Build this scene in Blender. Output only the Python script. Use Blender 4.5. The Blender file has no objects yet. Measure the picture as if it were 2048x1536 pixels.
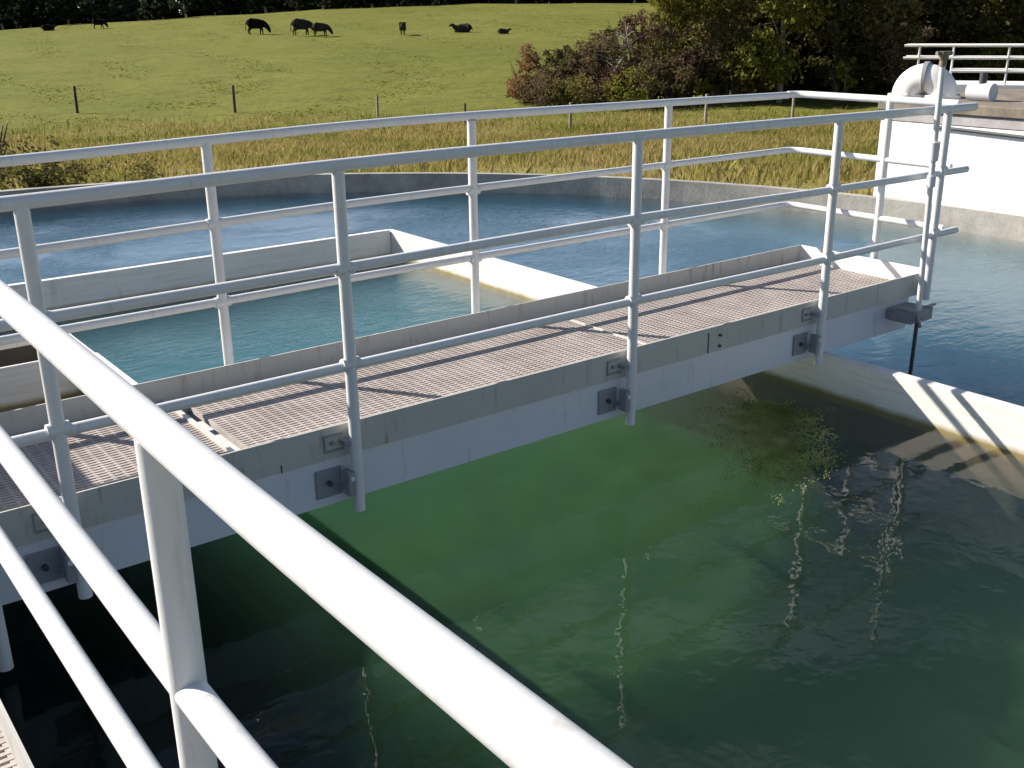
import bpy, math, random
from mathutils import Vector, Matrix
random.seed(7)
scene = bpy.context.scene
COL = scene.collection
R = math.radians
# ------------------------------------------------------------------ helpers
class MB:
    def __init__(s): s.v=[]; s.f=[]; s.sm=[]
    def add(s, vs, fs, smooth=False):
        o=len(s.v); s.v+= [tuple(v) for v in vs]; s.f+=[tuple(i+o for i in f) for f in fs]; s.sm+=[smooth]*len(fs); return s
    def box(s, x0,x1,y0,y1,z0,z1, M=None, bev=0.0):
        if x0>x1: x0,x1=x1,x0
        if y0>y1: y0,y1=y1,y0
        if z0>z1: z0,z1=z1,z0
        b=min(bev,(x1-x0)/3,(y1-y0)/3,(z1-z0)/3)
        if b<=0:
            vs=[(x,y,z) for x in(x0,x1) for y in(y0,y1) for z in(z0,z1)]
            fs=[(0,1,3,2),(4,6,7,5),(0,4,5,1),(2,3,7,6),(0,2,6,4),(1,5,7,3)]
        else:
            # chamfered box: 24 vertices
            vs=[];idx={}
            for i,x in enumerate((x0,x1)):
                for j,y in enumerate((y0,y1)):
                    for k,z in enumerate((z0,z1)):
                        sx,sy,sz=(1-2*i),(1-2*j),(1-2*k)
                        for a,p in enumerate(((x,y+sy*b,z+sz*b),(x+sx*b,y,z+sz*b),(x+sx*b,y+sy*b,z))):
                            idx[(i,j,k,a)]=len(vs); vs.append(p)
            fs=[]
            q=[(0,0),(0,1),(1,1),(1,0)]
            for i in(0,1): fs.append(tuple(idx[(i,j,k,0)] for j,k in (q if i else q[::-1])))
            for j in(0,1): fs.append(tuple(idx[(i,j,k,1)] for i,k in (q[::-1] if j else q)))
            for k in(0,1): fs.append(tuple(idx[(i,j,k,2)] for i,j in (q if k else q[::-1])))
            for j in(0,1):
                for k in(0,1): fs.append((idx[(0,j,k,1)],idx[(1,j,k,1)],idx[(1,j,k,2)],idx[(0,j,k,2)]))
            for i in(0,1):
                for k in(0,1): fs.append((idx[(i,0,k,0)],idx[(i,1,k,0)],idx[(i,1,k,2)],idx[(i,0,k,2)]))
            for i in(0,1):
                for j in(0,1): fs.append((idx[(i,j,0,0)],idx[(i,j,1,0)],idx[(i,j,1,1)],idx[(i,j,0,1)]))
            for i in(0,1):
                for j in(0,1):
                    for k in(0,1): fs.append((idx[(i,j,k,0)],idx[(i,j,k,1)],idx[(i,j,k,2)]))
        if M: vs=[M@Vector(v) for v in vs]
        return s.add(vs,fs)
    def tube(s, pts, r, n=16, cap=True, smooth=True):
        pts=[Vector(p) for p in pts]; rs=r if isinstance(r,(list,tuple)) else [r]*len(pts)
        vs=[]; fs=[]
        t0=(pts[1]-pts[0]).normalized()
        a=Vector((0,0,1)) if abs(t0.z)<.9 else Vector((1,0,0))
        u=t0.cross(a).normalized()
        for i,p in enumerate(pts):
            if i==0: t=t0
            elif i==len(pts)-1: t=(pts[i]-pts[i-1]).normalized()
            else: t=((pts[i]-pts[i-1]).normalized()+(pts[i+1]-pts[i]).normalized()).normalized()
            u=(u-t*u.dot(t)).normalized(); w=t.cross(u)
            for k in range(n):
                an=2*math.pi*k/n; vs.append(p+(u*math.cos(an)+w*math.sin(an))*rs[i])
        for i in range(len(pts)-1):
            for k in range(n):
                fs.append((i*n+k,i*n+(k+1)%n,(i+1)*n+(k+1)%n,(i+1)*n+k))
        s.add(vs,fs,smooth)
        if cap:
            m=len(pts)-1
            s.add(vs[:n],[tuple(range(n))[::-1]]); s.add(vs[m*n:],[tuple(range(n))])
        return s
    def ring(s, cx,cy, r0,r1,z0,z1,n=160,a0=0,a1=360):
        vs=[];fs=[]
        full=abs(a1-a0)>=360; m=n if full else n+1
        for i in range(m):
            a=R(a0+(a1-a0)*i/n)
            for r,z in((r0,z0),(r0,z1),(r1,z1),(r1,z0)): vs.append((cx+r*math.cos(a),cy+r*math.sin(a),z))
        for i in range(n):
            j=(i+1)%m
            for k in range(4): fs.append((i*4+k,i*4+(k+1)%4,j*4+(k+1)%4,j*4+k))
        if not full: fs+=[(0,3,2,1),(n*4,n*4+1,n*4+2,n*4+3)]
        return s.add(vs,fs)
    def build(s, name, mat, parent=None):
        me=bpy.data.meshes.new(name); me.from_pydata(s.v,[],s.f)
        me.polygons.foreach_set('use_smooth', s.sm); me.materials.append(mat); me.update()
        o=bpy.data.objects.new(name,me); COL.objects.link(o)
        if parent is not None: o.parent=parent
        return o
def tag(o,label=None,cat=None,group=None,kind=None):
    if label: o['label']=label
    if cat: o['category']=cat
    if group: o['group']=group
    if kind: o['kind']=kind
    return o
def thing(name,label,cat,loc=(0,0,0),group=None,rz=0):
    o=bpy.data.objects.new(name,None); o.empty_display_size=.2; COL.objects.link(o); o.location=loc; o.rotation_euler=(0,0,rz)
    return tag(o,label,cat,group)
def structure(o,label=None): return tag(o,label,None,None,'structure')
def copy_tree(o,parent=None):
    c=o.copy(); COL.objects.link(c); c.parent=parent
    for ch in list(o.children): copy_tree(ch,c)
    return c

# ------------------------------------------------------------------ materials
class NT:
    def __init__(s,name):
        s.m=bpy.data.materials.new(name); s.m.use_nodes=True; s.t=s.m.node_tree; s.b=s.t.nodes['Principled BSDF']; s.out=s.t.nodes['Material Output']
    def n(s,typ,**kw):
        nd=s.t.nodes.new(typ)
        for k,v in kw.items():
            if k.startswith('_'): nd.inputs[k[1:].replace('_',' ')].default_value=v
            else: setattr(nd,k,v)
        return nd
    def l(s,a,b): s.t.links.new(a,b)
    def coord(s,which='Object'): return s.n('ShaderNodeTexCoord').outputs[which]
    def pos(s): return s.n('ShaderNodeNewGeometry').outputs['Position']
    def mapping(s,src,scale=(1,1,1),loc=(0,0,0),rot=(0,0,0)):
        m=s.n('ShaderNodeMapping'); m.inputs['Scale'].default_value=scale; m.inputs['Location'].default_value=loc; m.inputs['Rotation'].default_value=rot
        s.l(src,m.inputs['Vector']); return m.outputs[0]
    def noise(s,src,scale,detail=4,rough=.55,dist=0):
        t=s.n('ShaderNodeTexNoise'); t.inputs['Scale'].default_value=scale; t.inputs['Detail'].default_value=detail; t.inputs['Roughness'].default_value=rough; t.inputs['Distortion'].default_value=dist
        s.l(src,t.inputs['Vector']); return t.outputs['Fac']
    def ramp(s,fac,stops,interp='LINEAR'):
        r=s.n('ShaderNodeValToRGB'); r.color_ramp.interpolation=interp
        e=r.color_ramp.elements
        while len(e)<len(stops): e.new(.5)
        for i,(p,c) in enumerate(stops):
            e[i].position=p; e[i].color=(c if len(c)==4 else (*c,1)) if not isinstance(c,(int,float)) else (c,c,c,1)
        s.l(fac,r.inputs[0]); return r.outputs[0]
    def mix(s,fac,a,b,mode='MIX'):
        m=s.n('ShaderNodeMix',data_type='RGBA',blend_type=mode)
        for sock,val in((m.inputs[0],fac),(m.inputs[6],a),(m.inputs[7],b)):
            if isinstance(val,(int,float)): sock.default_value=val
            elif isinstance(val,tuple): sock.default_value=(*val,1) if len(val)==3 else val
            else: s.l(val,sock)
        return m.outputs[2]
    def math(s,op,a,b=None,clamp=False):
        m=s.n('ShaderNodeMath',operation=op,use_clamp=clamp)
        for i,v in enumerate((a,b)):
            if v is None: continue
            if isinstance(v,(int,float)): m.inputs[i].default_value=v
            else: s.l(v,m.inputs[i])
        return m.outputs[0]
    def bump(s,h,strength=.3,dist=.02):
        b=s.n('ShaderNodeBump'); b.inputs['Strength'].default_value=strength; b.inputs['Distance'].default_value=dist
        s.l(h,b.inputs['Height']); s.l(b.outputs[0],s.b.inputs['Normal']); return b
    def set(s,col=None,rough=None,metal=None,spec=None):
        for k,v in(('Base Color',col),('Roughness',rough),('Metallic',metal),('Specular IOR Level',spec)):
            if v is None: continue
            if isinstance(v,(int,float)): s.b.inputs[k].default_value=v
            elif isinstance(v,tuple): s.b.inputs[k].default_value=(*v,1)
            else: s.l(v,s.b.inputs[k])
        return s.m

def paint(name,base,stain,amount=.5,rough=.38,scale=3.0):
    t=NT(name); p=t.pos()
    n1=t.noise(p,scale,6,.65); n2=t.noise(t.mapping(p,(30,30,4)),1,5,.6)
    f=t.ramp(n1,[(.48,0),(.70,amount)]); f2=t.math('MAXIMUM',t.ramp(n2,[(.58,0),(.74,amount)]),t.ramp(t.noise(p,38,4,.7),[(.66,0),(.74,amount)]))
    c=t.mix(f,base,tuple(b*.86 for b in base)); c=t.mix(f2,c,stain)
    t.set(c,t.ramp(n1,[(.3,rough-.08),(.7,rough+.15)]),spec=.4)
    t.bump(t.noise(p,90,3,.6),.12,.003)
    return t.m
M={}
M['rail']=paint('rail_paint',(.70,.70,.70),(.40,.34,.28),.42,.42,5)
M['kick']=paint('kick_plate_paint',(.48,.475,.45),(.24,.19,.14),.75,.55,2)
M['beam']=paint('beam_paint',(.64,.66,.71),(.38,.35,.32),.45,.42,1.5)
M['steel']=paint('bracket_steel',(.27,.28,.30),(.16,.12,.09),.8,.4,14)
M['white']=paint('white_wall_paint',(.82,.80,.77),(.60,.52,.42),.35,.6,2)
# white basin wall: paint above, algal waterline band, wall's reflection painted brown below
t=NT('basin_wall_paint'); p=t.pos(); z=t.n('ShaderNodeSeparateXYZ'); t.l(p,z.inputs[0])
nz=t.noise(p,9,5,.65)
zz=t.math('ADD',z.outputs['Z'],t.math('MULTIPLY',nz,.03))
band=t.ramp(t.n('ShaderNodeMapRange',**{'_From_Min':-.46,'_From_Max':-.37}).outputs[0],[(0,1)]) if False else None
mr=t.n('ShaderNodeMapRange'); mr.inputs['From Min'].default_value=-.425; mr.inputs['From Max'].default_value=-.39; t.l(zz,mr.inputs['Value'])
base=t.mix(t.ramp(t.noise(t.mapping(p,(4,4,60)),1,4,.6),[(.45,0),(.7,.5)]),(.77,.745,.71),(.58,.53,.47))
base=t.mix(t.ramp(t.noise(t.mapping(p,(10,10,1.5)),1,4,.6),[(.6,0),(.75,.6)]),base,(.48,.42,.33))
c=t.mix(mr.outputs[0],(.26,.20,.07),base)
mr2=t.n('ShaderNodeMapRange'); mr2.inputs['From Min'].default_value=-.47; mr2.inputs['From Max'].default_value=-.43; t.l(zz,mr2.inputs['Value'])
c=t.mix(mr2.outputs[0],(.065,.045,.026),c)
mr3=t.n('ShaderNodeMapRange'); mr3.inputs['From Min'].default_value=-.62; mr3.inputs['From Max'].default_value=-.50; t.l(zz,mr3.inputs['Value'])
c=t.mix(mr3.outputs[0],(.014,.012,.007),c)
t.set(c,.6); t.bump(t.noise(p,60,4,.6),.2,.004); M['basin']=t.m
# concrete
def concrete(name,a,b,sc=2.0):
    t=NT(name); p=t.pos()
    n=t.noise(p,sc,8,.65); n2=t.noise(p,sc*14,5,.6)
    c=t.mix(t.ramp(n,[(.35,0),(.65,1)]),a,b); c=t.mix(t.ramp(n2,[(.5,0),(.75,.4)]),c,tuple(x*.6 for x in a))
    t.set(c,.85); t.bump(n2,.35,.01); return t.m
M['conc']=concrete('rim_concrete',(.25,.235,.21),(.42,.395,.35),2.4)
M['brownconc']=concrete('weathered_coping',(.15,.12,.09),(.28,.23,.18),3)
M['floor']=concrete('silty_floor',(.05,.05,.035),(.09,.09,.06),1.5)
M['greyconc']=concrete('grey_concrete_strip',(.33,.30,.30),(.45,.42,.41),5)
# grating
t=NT('grating_resin'); p=t.pos(); n=t.noise(p,5,5,.6); n2=t.noise(p,60,3,.6)
c=t.mix(t.ramp(n,[(.35,0),(.65,1)]),(.37,.325,.30),(.50,.445,.42)); c=t.mix(t.ramp(n2,[(.45,0),(.8,.5)]),c,(.2,.16,.14))
t.set(c,.75); t.bump(n2,.4,.004); M['grate']=t.m
t=NT('grating_edge_metal'); t.set((.62,.60,.56),.35); M['edge']=t.m
t=NT('dark_steel'); t.set((.05,.055,.06),.5); M['dark']=t.m
t=NT('worn_brass'); p=t.pos(); t.set(t.mix(t.noise(p,40),(.10,.08,.05),(.30,.24,.15)),.5); M['brass']=t.m

# water: a rippled mirror-like surface over cloudy water that light enters
def water_mat(name,scat,absb,ripple,sd=1.0,ad_=1.0):
    t=NT(name); p=t.pos(); T=t.t; T.nodes.remove(t.b)
    s=t.n('ShaderNodeSeparateXYZ'); t.l(p,s.inputs[0]); X,Y=s.outputs['X'],s.outputs['Y']
    m=t.n('ShaderNodeMapRange',interpolation_type='SMOOTHSTEP'); m.inputs['From Min'].default_value=.3; m.inputs['From Max'].default_value=5
    t.l(t.math('ADD',Y,t.math('MULTIPLY',X,.3)),m.inputs['Value']); far=t.math('MULTIPLY',m.outputs[0],t.ramp(t.noise(p,.55,3,.6,.5),[(.38,.25),(.62,1.5)]))
    w1=t.noise(p,5.5,3,.5,.3); w2=t.noise(p,1.6,2,.5); w3=t.noise(t.mapping(p,(1.0,2.6,1),rot=(0,0,.6)),6,4,.6)
    h=t.math('ADD',t.math('MULTIPLY',w1,.30),t.math('MULTIPLY',w2,.35)); w4=t.noise(t.mapping(p,(1,1.8,1)),22,2,.5); h=t.math('ADD',h,t.math('MULTIPLY',w4,.012)); h=t.math('ADD',h,t.math('MULTIPLY',w3,t.math('MULTIPLY',far,ripple)))
    b=t.n('ShaderNodeBump'); b.inputs['Strength'].default_value=1; b.inputs['Distance'].default_value=.010; t.l(h,b.inputs['Height'])
    gl=t.n('ShaderNodeBsdfGlossy'); gl.inputs['Roughness'].default_value=.004; t.l(b.outputs[0],gl.inputs['Normal'])
    fr=t.n('ShaderNodeFresnel'); fr.inputs['IOR'].default_value=1.33; t.l(b.outputs[0],fr.inputs['Normal'])
    g=t.n('ShaderNodeNewGeometry'); sn=t.n('ShaderNodeSeparateXYZ'); t.l(g.outputs['True Normal'],sn.inputs[0])
    upf=t.math('GREATER_THAN',sn.outputs['Z'],.5); fac=t.math('MULTIPLY',t.math('MULTIPLY',fr.outputs[0],upf),t.math('SUBTRACT',1.0,g.outputs['Backfacing']))
    tr=t.n('ShaderNodeBsdfTransparent'); mx=t.n('ShaderNodeMixShader'); t.l(fac,mx.inputs[0]); t.l(tr.outputs[0],mx.inputs[1]); t.l(gl.outputs[0],mx.inputs[2]); t.l(mx.outputs[0],t.out.inputs['Surface'])
    vs=t.n('ShaderNodeVolumeScatter'); vs.inputs['Color'].default_value=(*scat,1); vs.inputs['Density'].default_value=sd; vs.inputs['Anisotropy'].default_value=.0
    va=t.n('ShaderNodeVolumeAbsorption'); va.inputs['Color'].default_value=(*absb,1); va.inputs['Density'].default_value=ad_
    ad=t.n('ShaderNodeAddShader'); t.l(vs.outputs[0],ad.inputs[0]); t.l(va.outputs[0],ad.inputs[1]); t.l(ad.outputs[0],t.out.inputs['Volume'])
    return t.m
M['water_in']=water_mat('mixing_basin_water',(.030,.056,.042),(.62,.84,.74),1.0,1.0,.5)
t=NT('green_floc'); t.t.nodes.remove(t.b); t.out
vs=t.n('ShaderNodeVolumeScatter'); vs.inputs['Color'].default_value=(.11,.20,.075,1); vs.inputs['Density'].default_value=3.2
va=t.n('ShaderNodeVolumeAbsorption'); va.inputs['Color'].default_value=(.06,.20,.02,1); va.inputs['Density'].default_value=3.2
ad=t.n('ShaderNodeAddShader'); t.l(vs.outputs[0],ad.inputs[0]); t.l(va.outputs[0],ad.inputs[1]); t.l(ad.outputs[0],t.out.inputs['Volume']); M['floc']=t.m
M['water_far']=water_mat('far_basin_water',(.09,.28,.32),(.08,.55,.60),.9,1.0,1.0)  # same water as the near basin, tinted teal for reflected sky
M['water_out']=water_mat('settling_ring_water',(.06,.19,.29),(.05,.45,.58),1.0,1.0,1.2)
M['water_chan']=water_mat('channel_water',(.012,.02,.018),(.10,.25,.15),1.0,1.0,.9)  # near-black tint put in for the shade over this water
t=NT('dark_trough_water'); p=t.pos(); t.set((.006,.005,.005),.05,spec=.4); t.b.inputs['IOR'].default_value=1.33; t.bump(t.noise(p,6,2),.25,.01); M['dark_water']=t.m
t=NT('dark_wet_concrete'); p=t.pos(); n=t.noise(p,6,5,.6); t.set(t.mix(n,(.02,.015,.012),(.05,.04,.032)),.5); M['dark_wet']=t.m
# grass field
t=NT('pasture'); p=t.pos()
n1=t.noise(t.mapping(p,(1,1,1)),.05,5,.6); n2=t.noise(p,1.1,6,.7); n3=t.noise(p,.35,5,.65)
c=t.mix(t.ramp(n1,[(.35,0),(.65,1)]),(.135,.145,.022),(.175,.175,.034))
c=t.mix(t.ramp(n3,[(.45,0),(.72,.8)]),c,(.105,.12,.02)); c=t.mix(t.ramp(n2,[(.5,0),(.7,.65)]),c,(.085,.08,.018))
c=t.mix(t.ramp(t.noise(p,.8,4,.6),[(.62,0),(.75,.6)]),c,(.19,.17,.06))
dv=t.n('ShaderNodeVectorMath',operation='DISTANCE'); t.l(p,dv.inputs[0]); dv.inputs[1].default_value=(.2,-3.3,-2)
mr=t.n('ShaderNodeMapRange',interpolation_type='SMOOTHSTEP'); mr.inputs['From Min'].default_value=42; mr.inputs['From Max'].default_value=54
t.l(t.math('ADD',dv.outputs['Value'],t.math('MULTIPLY',n3,10)),mr.inputs['Value'])
rough_c=t.mix(t.ramp(n2,[(.35,0),(.65,1)]),(.16,.165,.04),(.25,.215,.075))
c=t.mix(mr.outputs[0],rough_c,c)
t.set(c,.95,spec=.1); t.bump(n2,.8,.25); M['field']=t.m
def blades(name,cols,scale=.5):
    t=NT(name); p=t.pos(); n=t.noise(p,scale,4,.6); n2=t.noise(p,7,2,.5)
    st=[(.3+.4*i/(len(cols)-1),c) for i,c in enumerate(cols)]
    c=t.ramp(n,st); c=t.mix(t.ramp(n2,[(.35,0),(.7,.7)]),c,tuple(x*.55 for x in cols[0]))
    t.set(c,.8,spec=.15)
    tr=t.n('ShaderNodeBsdfTranslucent'); t.l(c,tr.inputs[0]); m=t.n('ShaderNodeMixShader'); m.inputs[0].default_value=.45
    t.l(t.b.outputs[0],m.inputs[1]); t.l(tr.outputs[0],m.inputs[2]); t.l(m.outputs[0],t.out.inputs[0]); return t.m
M['tall']=blades('tall_dry_grass',[(.15,.17,.035),(.33,.30,.075),(.46,.33,.14),(.40,.36,.11)],.32)
M['short']=blades('short_pasture_tufts',[(.12,.14,.02),(.18,.18,.03),(.15,.16,.025)],.2)
def leaf(name,a,b,c2,sc=1.3): return blades(name,[a,b,c2,b],sc)
M['leaf_dark']=leaf('dark_leaves',(.05,.055,.018),(.11,.105,.032),(.18,.155,.055))
M['leaf_olive']=leaf('olive_leaves',(.08,.08,.022),(.20,.175,.05),(.29,.24,.09))
M['leaf_bright']=leaf('bright_leaves',(.08,.10,.018),(.20,.21,.03),(.30,.27,.06))
M['leaf_willow']=leaf('willow_leaves',(.10,.12,.015),(.20,.20,.03),(.26,.22,.05))
M['leaf_red']=leaf('reddish_twigs',(.075,.040,.028),(.165,.085,.062),(.23,.14,.10))
M['leaf_brown']=leaf('brown_bramble',(.07,.05,.032),(.16,.115,.065),(.23,.175,.09))
M['leaf_orange']=leaf('dry_orange_leaves',(.10,.05,.02),(.28,.15,.07),(.38,.24,.12))
M['leaf_far']=leaf('far_leaves',(.022,.035,.022),(.04,.052,.032),(.06,.07,.04),.3)
def bark(name,a,b):
    t=NT(name); p=t.pos(); n=t.noise(t.mapping(p,(6,6,1.2)),1,6,.65); t.set(t.mix(t.ramp(n,[(.35,0),(.65,1)]),a,b),.9); t.bump(n,.5,.03); return t.m
M['bark_dark']=bark('dark_bark',(.05,.04,.03),(.11,.09,.07)); M['bark_pale']=bark('pale_bark',(.20,.18,.16),(.36,.33,.29))
M['post']=bark('old_post_wood',(.04,.035,.03),(.10,.085,.07)); M['post_pale']=bark('pale_post_wood',(.22,.19,.15),(.36,.31,.25))
M['reflection_flecks']=blades('pale_reflection_flecks',[(.30,.36,.08),(.52,.55,.17),(.70,.68,.32)],3)  # pale tint of the flecks that stand in for a reflection
t=NT('black_hide'); p=t.pos(); t.set(t.mix(t.noise(p,3),(.006,.005,.004),(.014,.011,.009)),.9,spec=.05); M['cow_black']=t.m
t=NT('brown_hide'); p=t.pos(); t.set(t.mix(t.noise(p,3),(.025,.024,.018),(.045,.04,.03)),.9,spec=.05); M['cow_grey']=t.m

# ------------------------------------------------------------------ camera
CAMP=Vector((0.2121,-3.2746,1.5475))
yaw,pitch,roll=-0.6482,-0.3387,-0.0115
h=Vector((-math.sin(yaw),math.cos(yaw),0)); r_=Vector((math.cos(yaw),math.sin(yaw),0)); u_=Vector((0,0,1))
fw=h*math.cos(pitch)+u_*math.sin(pitch); up=-h*math.sin(pitch)+u_*math.cos(pitch)
rr=r_*math.cos(roll)+up*math.sin(roll); uu=-r_*math.sin(roll)+up*math.cos(roll)
cam=bpy.data.cameras.new('camera'); co=bpy.data.objects.new('camera',cam); COL.objects.link(co); scene.camera=co
Mx=Matrix((( rr.x,uu.x,-fw.x,CAMP.x),(rr.y,uu.y,-fw.y,CAMP.y),(rr.z,uu.z,-fw.z,CAMP.z),(0,0,0,1))); co.matrix_world=Mx
F=1351.3
cam.sensor_width=36; cam.sensor_fit='HORIZONTAL'; cam.clip_start=.05; cam.clip_end=3000
cam.lens=36*F/1321.0; cam.shift_x=0.0; cam.shift_y=0.0

# ------------------------------------------------------------------ bridge
XE=5.84; YF=1.1547; YK=.99
br=thing('walkway_bridge','white steel walkway bridge with tan grating deck crossing over the basin water','walkway',(0,0,0))
def panel(x0,x1,y0,y1,z=0.0,nm='grating_panel'):
    m=MB(); st=.045; w=.012; hh=.026
    n=int(round((x1-x0)/st)); 
    for i in range(n+1):
        x=x0+(x1-x0)*i/n; m.box(x-w/2,x+w/2,y0,y1,z-hh,z-.0015)
    k=int(round((y1-y0)/.024))
    for j in range(k+1):
        y=y0+(y1-y0)*j/k; m.box(x0-.004,x1+.004,y-w/2,y+w/2,z-hh-.002,z)
    return m
panel(.64,1.555,.075,.97,.004).build('grating_panel',M['grate'],br)
panel(1.64,3.72,.075,.97).build('grating_panel',M['grate'],br)
panel(3.76,5.82,.075,.97).build('grating_panel',M['grate'],br)
MB().box(1.557,1.575,.07,.975,-.03,.014).build('panel_edge_strip',M['edge'],br)
MB().box(3.732,3.742,.07,.975,-.03,.004).build('panel_edge_strip',M['edge'],br)
# kick plates
MB().box(.50,XE,.046,.054,-.03,.10).build('kick_plate',M['kick'],br)
MB().box(.50,XE,YK,YK+.008,-.03,.10).build('kick_plate',M['kick'],br)
ek=MB().box(XE-.001,XE+.007,.056,YK-.002,-.03,.10); ek.box(XE+.007,XE+.05,.056,YK-.002,-.035,-.028); ek.build('end_kick_plate',M['white'],br)
# flange: thin dark seam then beam
def channel(y0,sgn):
    m=MB(); m.box(.48,5.66,y0,y0+sgn*.008,-.221,-.036); m.box(.48,5.66,y0+sgn*.008,y0+sgn*.07,-.221,-.213); m.box(.48,5.66,y0+sgn*.008,y0+sgn*.07,-.044,-.036)
    return m
channel(.060,1).build('side_beam',M['beam'],br); channel(.985,-1).build('side_beam',M['beam'],br)
for x,w_,zt in ((1.607,.055,-.05),(.9,.03,-.06),(2.6,.03,-.06),(3.737,.03,-.06),(4.4,.03,-.06),(5.3,.03,-.06)):  # widest beam is added under the panel gap to keep it dark
    MB().box(x-w_,x+w_,.14,.91,-.15,zt).build('cross_beam',M['beam'],br)
# joint plate on the kick (C mark with bolts)
for x in (3.93,):
    m=MB(); m.box(x,x+.006,.043,.0458,-.028,.075); m.build('joint_seam',M['dark'],br)
    for dz in(-.005,.05):
        MB().tube([(x+.085,.046,dz),(x+.085,.036,dz)],.008,8).build('bolt',M['dark'],br)
m=MB().box(1.66,1.664,.043,.0458,-.03,.0); m.build('joint_seam',M['dark'],br)

def bow(pts,n=8):
    pts=[Vector(p) for p in pts]; out=[]
    for i in range(len(pts)-1):
        p0=pts[max(i-1,0)]; p1=pts[i]; p2=pts[i+1]; p3=pts[min(i+2,len(pts)-1)]
        for k in range(n):
            t=k/n; a=(p2-p0)*.5 if i>0 else (p2-p1); b=(p3-p1)*.5 if i<len(pts)-2 else (p2-p1)
            if i>0: a=(p2-p0)/((p2-p0).length)*(p2-p1).length
            if i<len(pts)-2: b=(p3-p1)/((p3-p1).length)*(p2-p1).length
            h0=2*t**3-3*t*t+1; h1=t**3-2*t*t+t; h2=-2*t**3+3*t*t; h3=t**3-t*t
            out.append(p1*h0+a*h1+p2*h2+b*h3)
    return out+[pts[-1]]
def foot(x,y,parent,side=-1):
    """clamp brackets fixing a post to the beam and kick plate; side=-1: post stands on the -Y side"""
    yb=.060 if side<0 else .993+.005
    yk=.046 if side<0 else .998
    m=MB(); d=side
    m.box(x-.150,x-.040,yb,yb+d*.010,-.185,-.07,bev=.003)
    m.box(x-.06,x+.02,y-.03*d if False else y,yb+d*.012,-.16,-.145,bev=.002)
    m.box(x-.05,x-.022,y-.02,y+.03,-.175,-.075,bev=.003)
    o=m.build('beam_bracket',M['steel'],parent)
    MB().tube([(x-.098,yb+d*.010,-.125),(x-.098,yb+d*.028,-.125)],.011,6,smooth=False).build('bolt',M['dark'],o)
    MB().tube([(x-.035,y-.03,-.10),(x-.035,y+.012,-.10)],.010,6,smooth=False).build('bolt',M['rail'],o)
    m=MB(); m.box(x-.11,x-.104,yk,yk+d*.006,.0,.07); m.box(x-.104,x-.03,yk,yk+d*.006,.062,.07); m.box(x-.104,x-.03,yk,yk+d*.006,0,.008)
    m.box(x-.045,x-.015,y-.005,yk+d*.006,.025,.045); m.tube([(x-.075,yk,.035),(x-.075,yk+d*.012,.035)],.009,8)
    m.build('kick_bracket',M['steel'],parent)

def post(x,y,z0,z1,r=.0225,parent=None,side=None,lean=(0,0)):
    p=MB().tube([(x,y,z0),(x+lean[0],y+lean[1],z1)],r,20).build('post',M['rail'],parent)
    if side: foot(x,y,p,side)
    return p
ZT,ZM,ZL=1.05,.70,.345
# near railing
g=thing('guard_railing','white tubular guard railing on the near side of the bridge, closest to the green water','railing',(0,0,0))
xs=[.9165,1.948,3.3767,4.7604,5.7377]
for i,x in enumerate(xs): post(x,0,-.247 if i<4 else -.05,ZT,parent=g,side=-1 if i<4 else None)
post(.645,0,-.41,ZT,parent=g)
MB().tube(bow([(.593,0,ZT),(.9,0,ZT+.003),(2.14,0,ZT+.016),(3.92,0,ZT+.004),(5.4,0,ZT-.014),(6.0,0,ZT-.020)]),.0225,20).build('top_rail',M['rail'],g)
MB().tube(bow([(.62,0,ZM),(.95,0,ZM+.003),(1.97,0,ZM+.005),(3.31,0,ZM+.010),(4.7,0,ZM-.009),(6.0,0,ZM-.019)]),.019,18).build('mid_rail',M['rail'],g)
MB().tube(bow([(.62,0,ZL-.009),(2,0,ZL-.007),(3.3,0,ZL-.006),(4.7,0,ZL-.014),(5.97,0,ZL-.014)]),.019,18).build('low_rail',M['rail'],g)
# collars where rails meet posts
for x in xs:
    for z in (ZM,ZL):
        MB().tube([(x-.034,0,z),(x+.034,0,z)],.0235,16).build('rail_fitting',M['rail'],g)
# far railing
g=thing('guard_railing','white tubular guard railing along the far side of the bridge, above its inner kick plate','railing',(0,0,0))
for x in (.93,1.9386,3.3293,4.7297): post(x,YF,-.24,ZT,parent=g,side=1)
MB().tube(bow([(-.55,YF,ZT-.03),(1.1,YF,ZT-.012),(2.83,YF,ZT+.022),(4.6,YF,ZT+.010),(5.80,YF,ZT-.004)]),.0215,20).build('top_rail',M['rail'],g)
MB().tube(bow([(-.55,YF,ZM-.03),(1.06,YF,ZM-.016),(2.61,YF,ZM+.010),(4.6,YF,ZM+.004),(5.80,YF,ZM)]),.019,18).build('mid_rail',M['rail'],g)
MB().tube(bow([(-.55,YF,ZL-.01),(2.0,YF,ZL+.002),(2.7,YF,ZL+.006),(5.80,YF,ZL)]),.019,18).build('low_rail',M['rail'],g)
for x in (1.9386,3.3293,4.7297):
    for z in (ZM,ZL): MB().tube([(x-.034,YF,z),(x+.034,YF,z)],.0235,16).build('rail_fitting',M['rail'],g)
# end railing
g=thing('guard_railing','short sunlit white railing closing the far right end of the bridge','railing',(0,0,0))
post(XE+.045,.4646,-.10,ZT,parent=g)
for z,nm,r in ((ZT,'top_rail',.0215),(ZM,'mid_rail',.019),(ZL,'low_rail',.019)):
    MB().tube([(5.80,YF,z),(5.835,YF-.004,z),(5.862,YF-.018,z),(5.879,YF-.05,z),(XE+.045,YF-.09,z),(XE+.045,.03,z)],r,18).build(nm,M['rail'],g)
MB().box(XE+.009,XE+.03,.42,.51,-.02,.08,bev=.003).build('foot_bracket',M['steel'],g)
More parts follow.
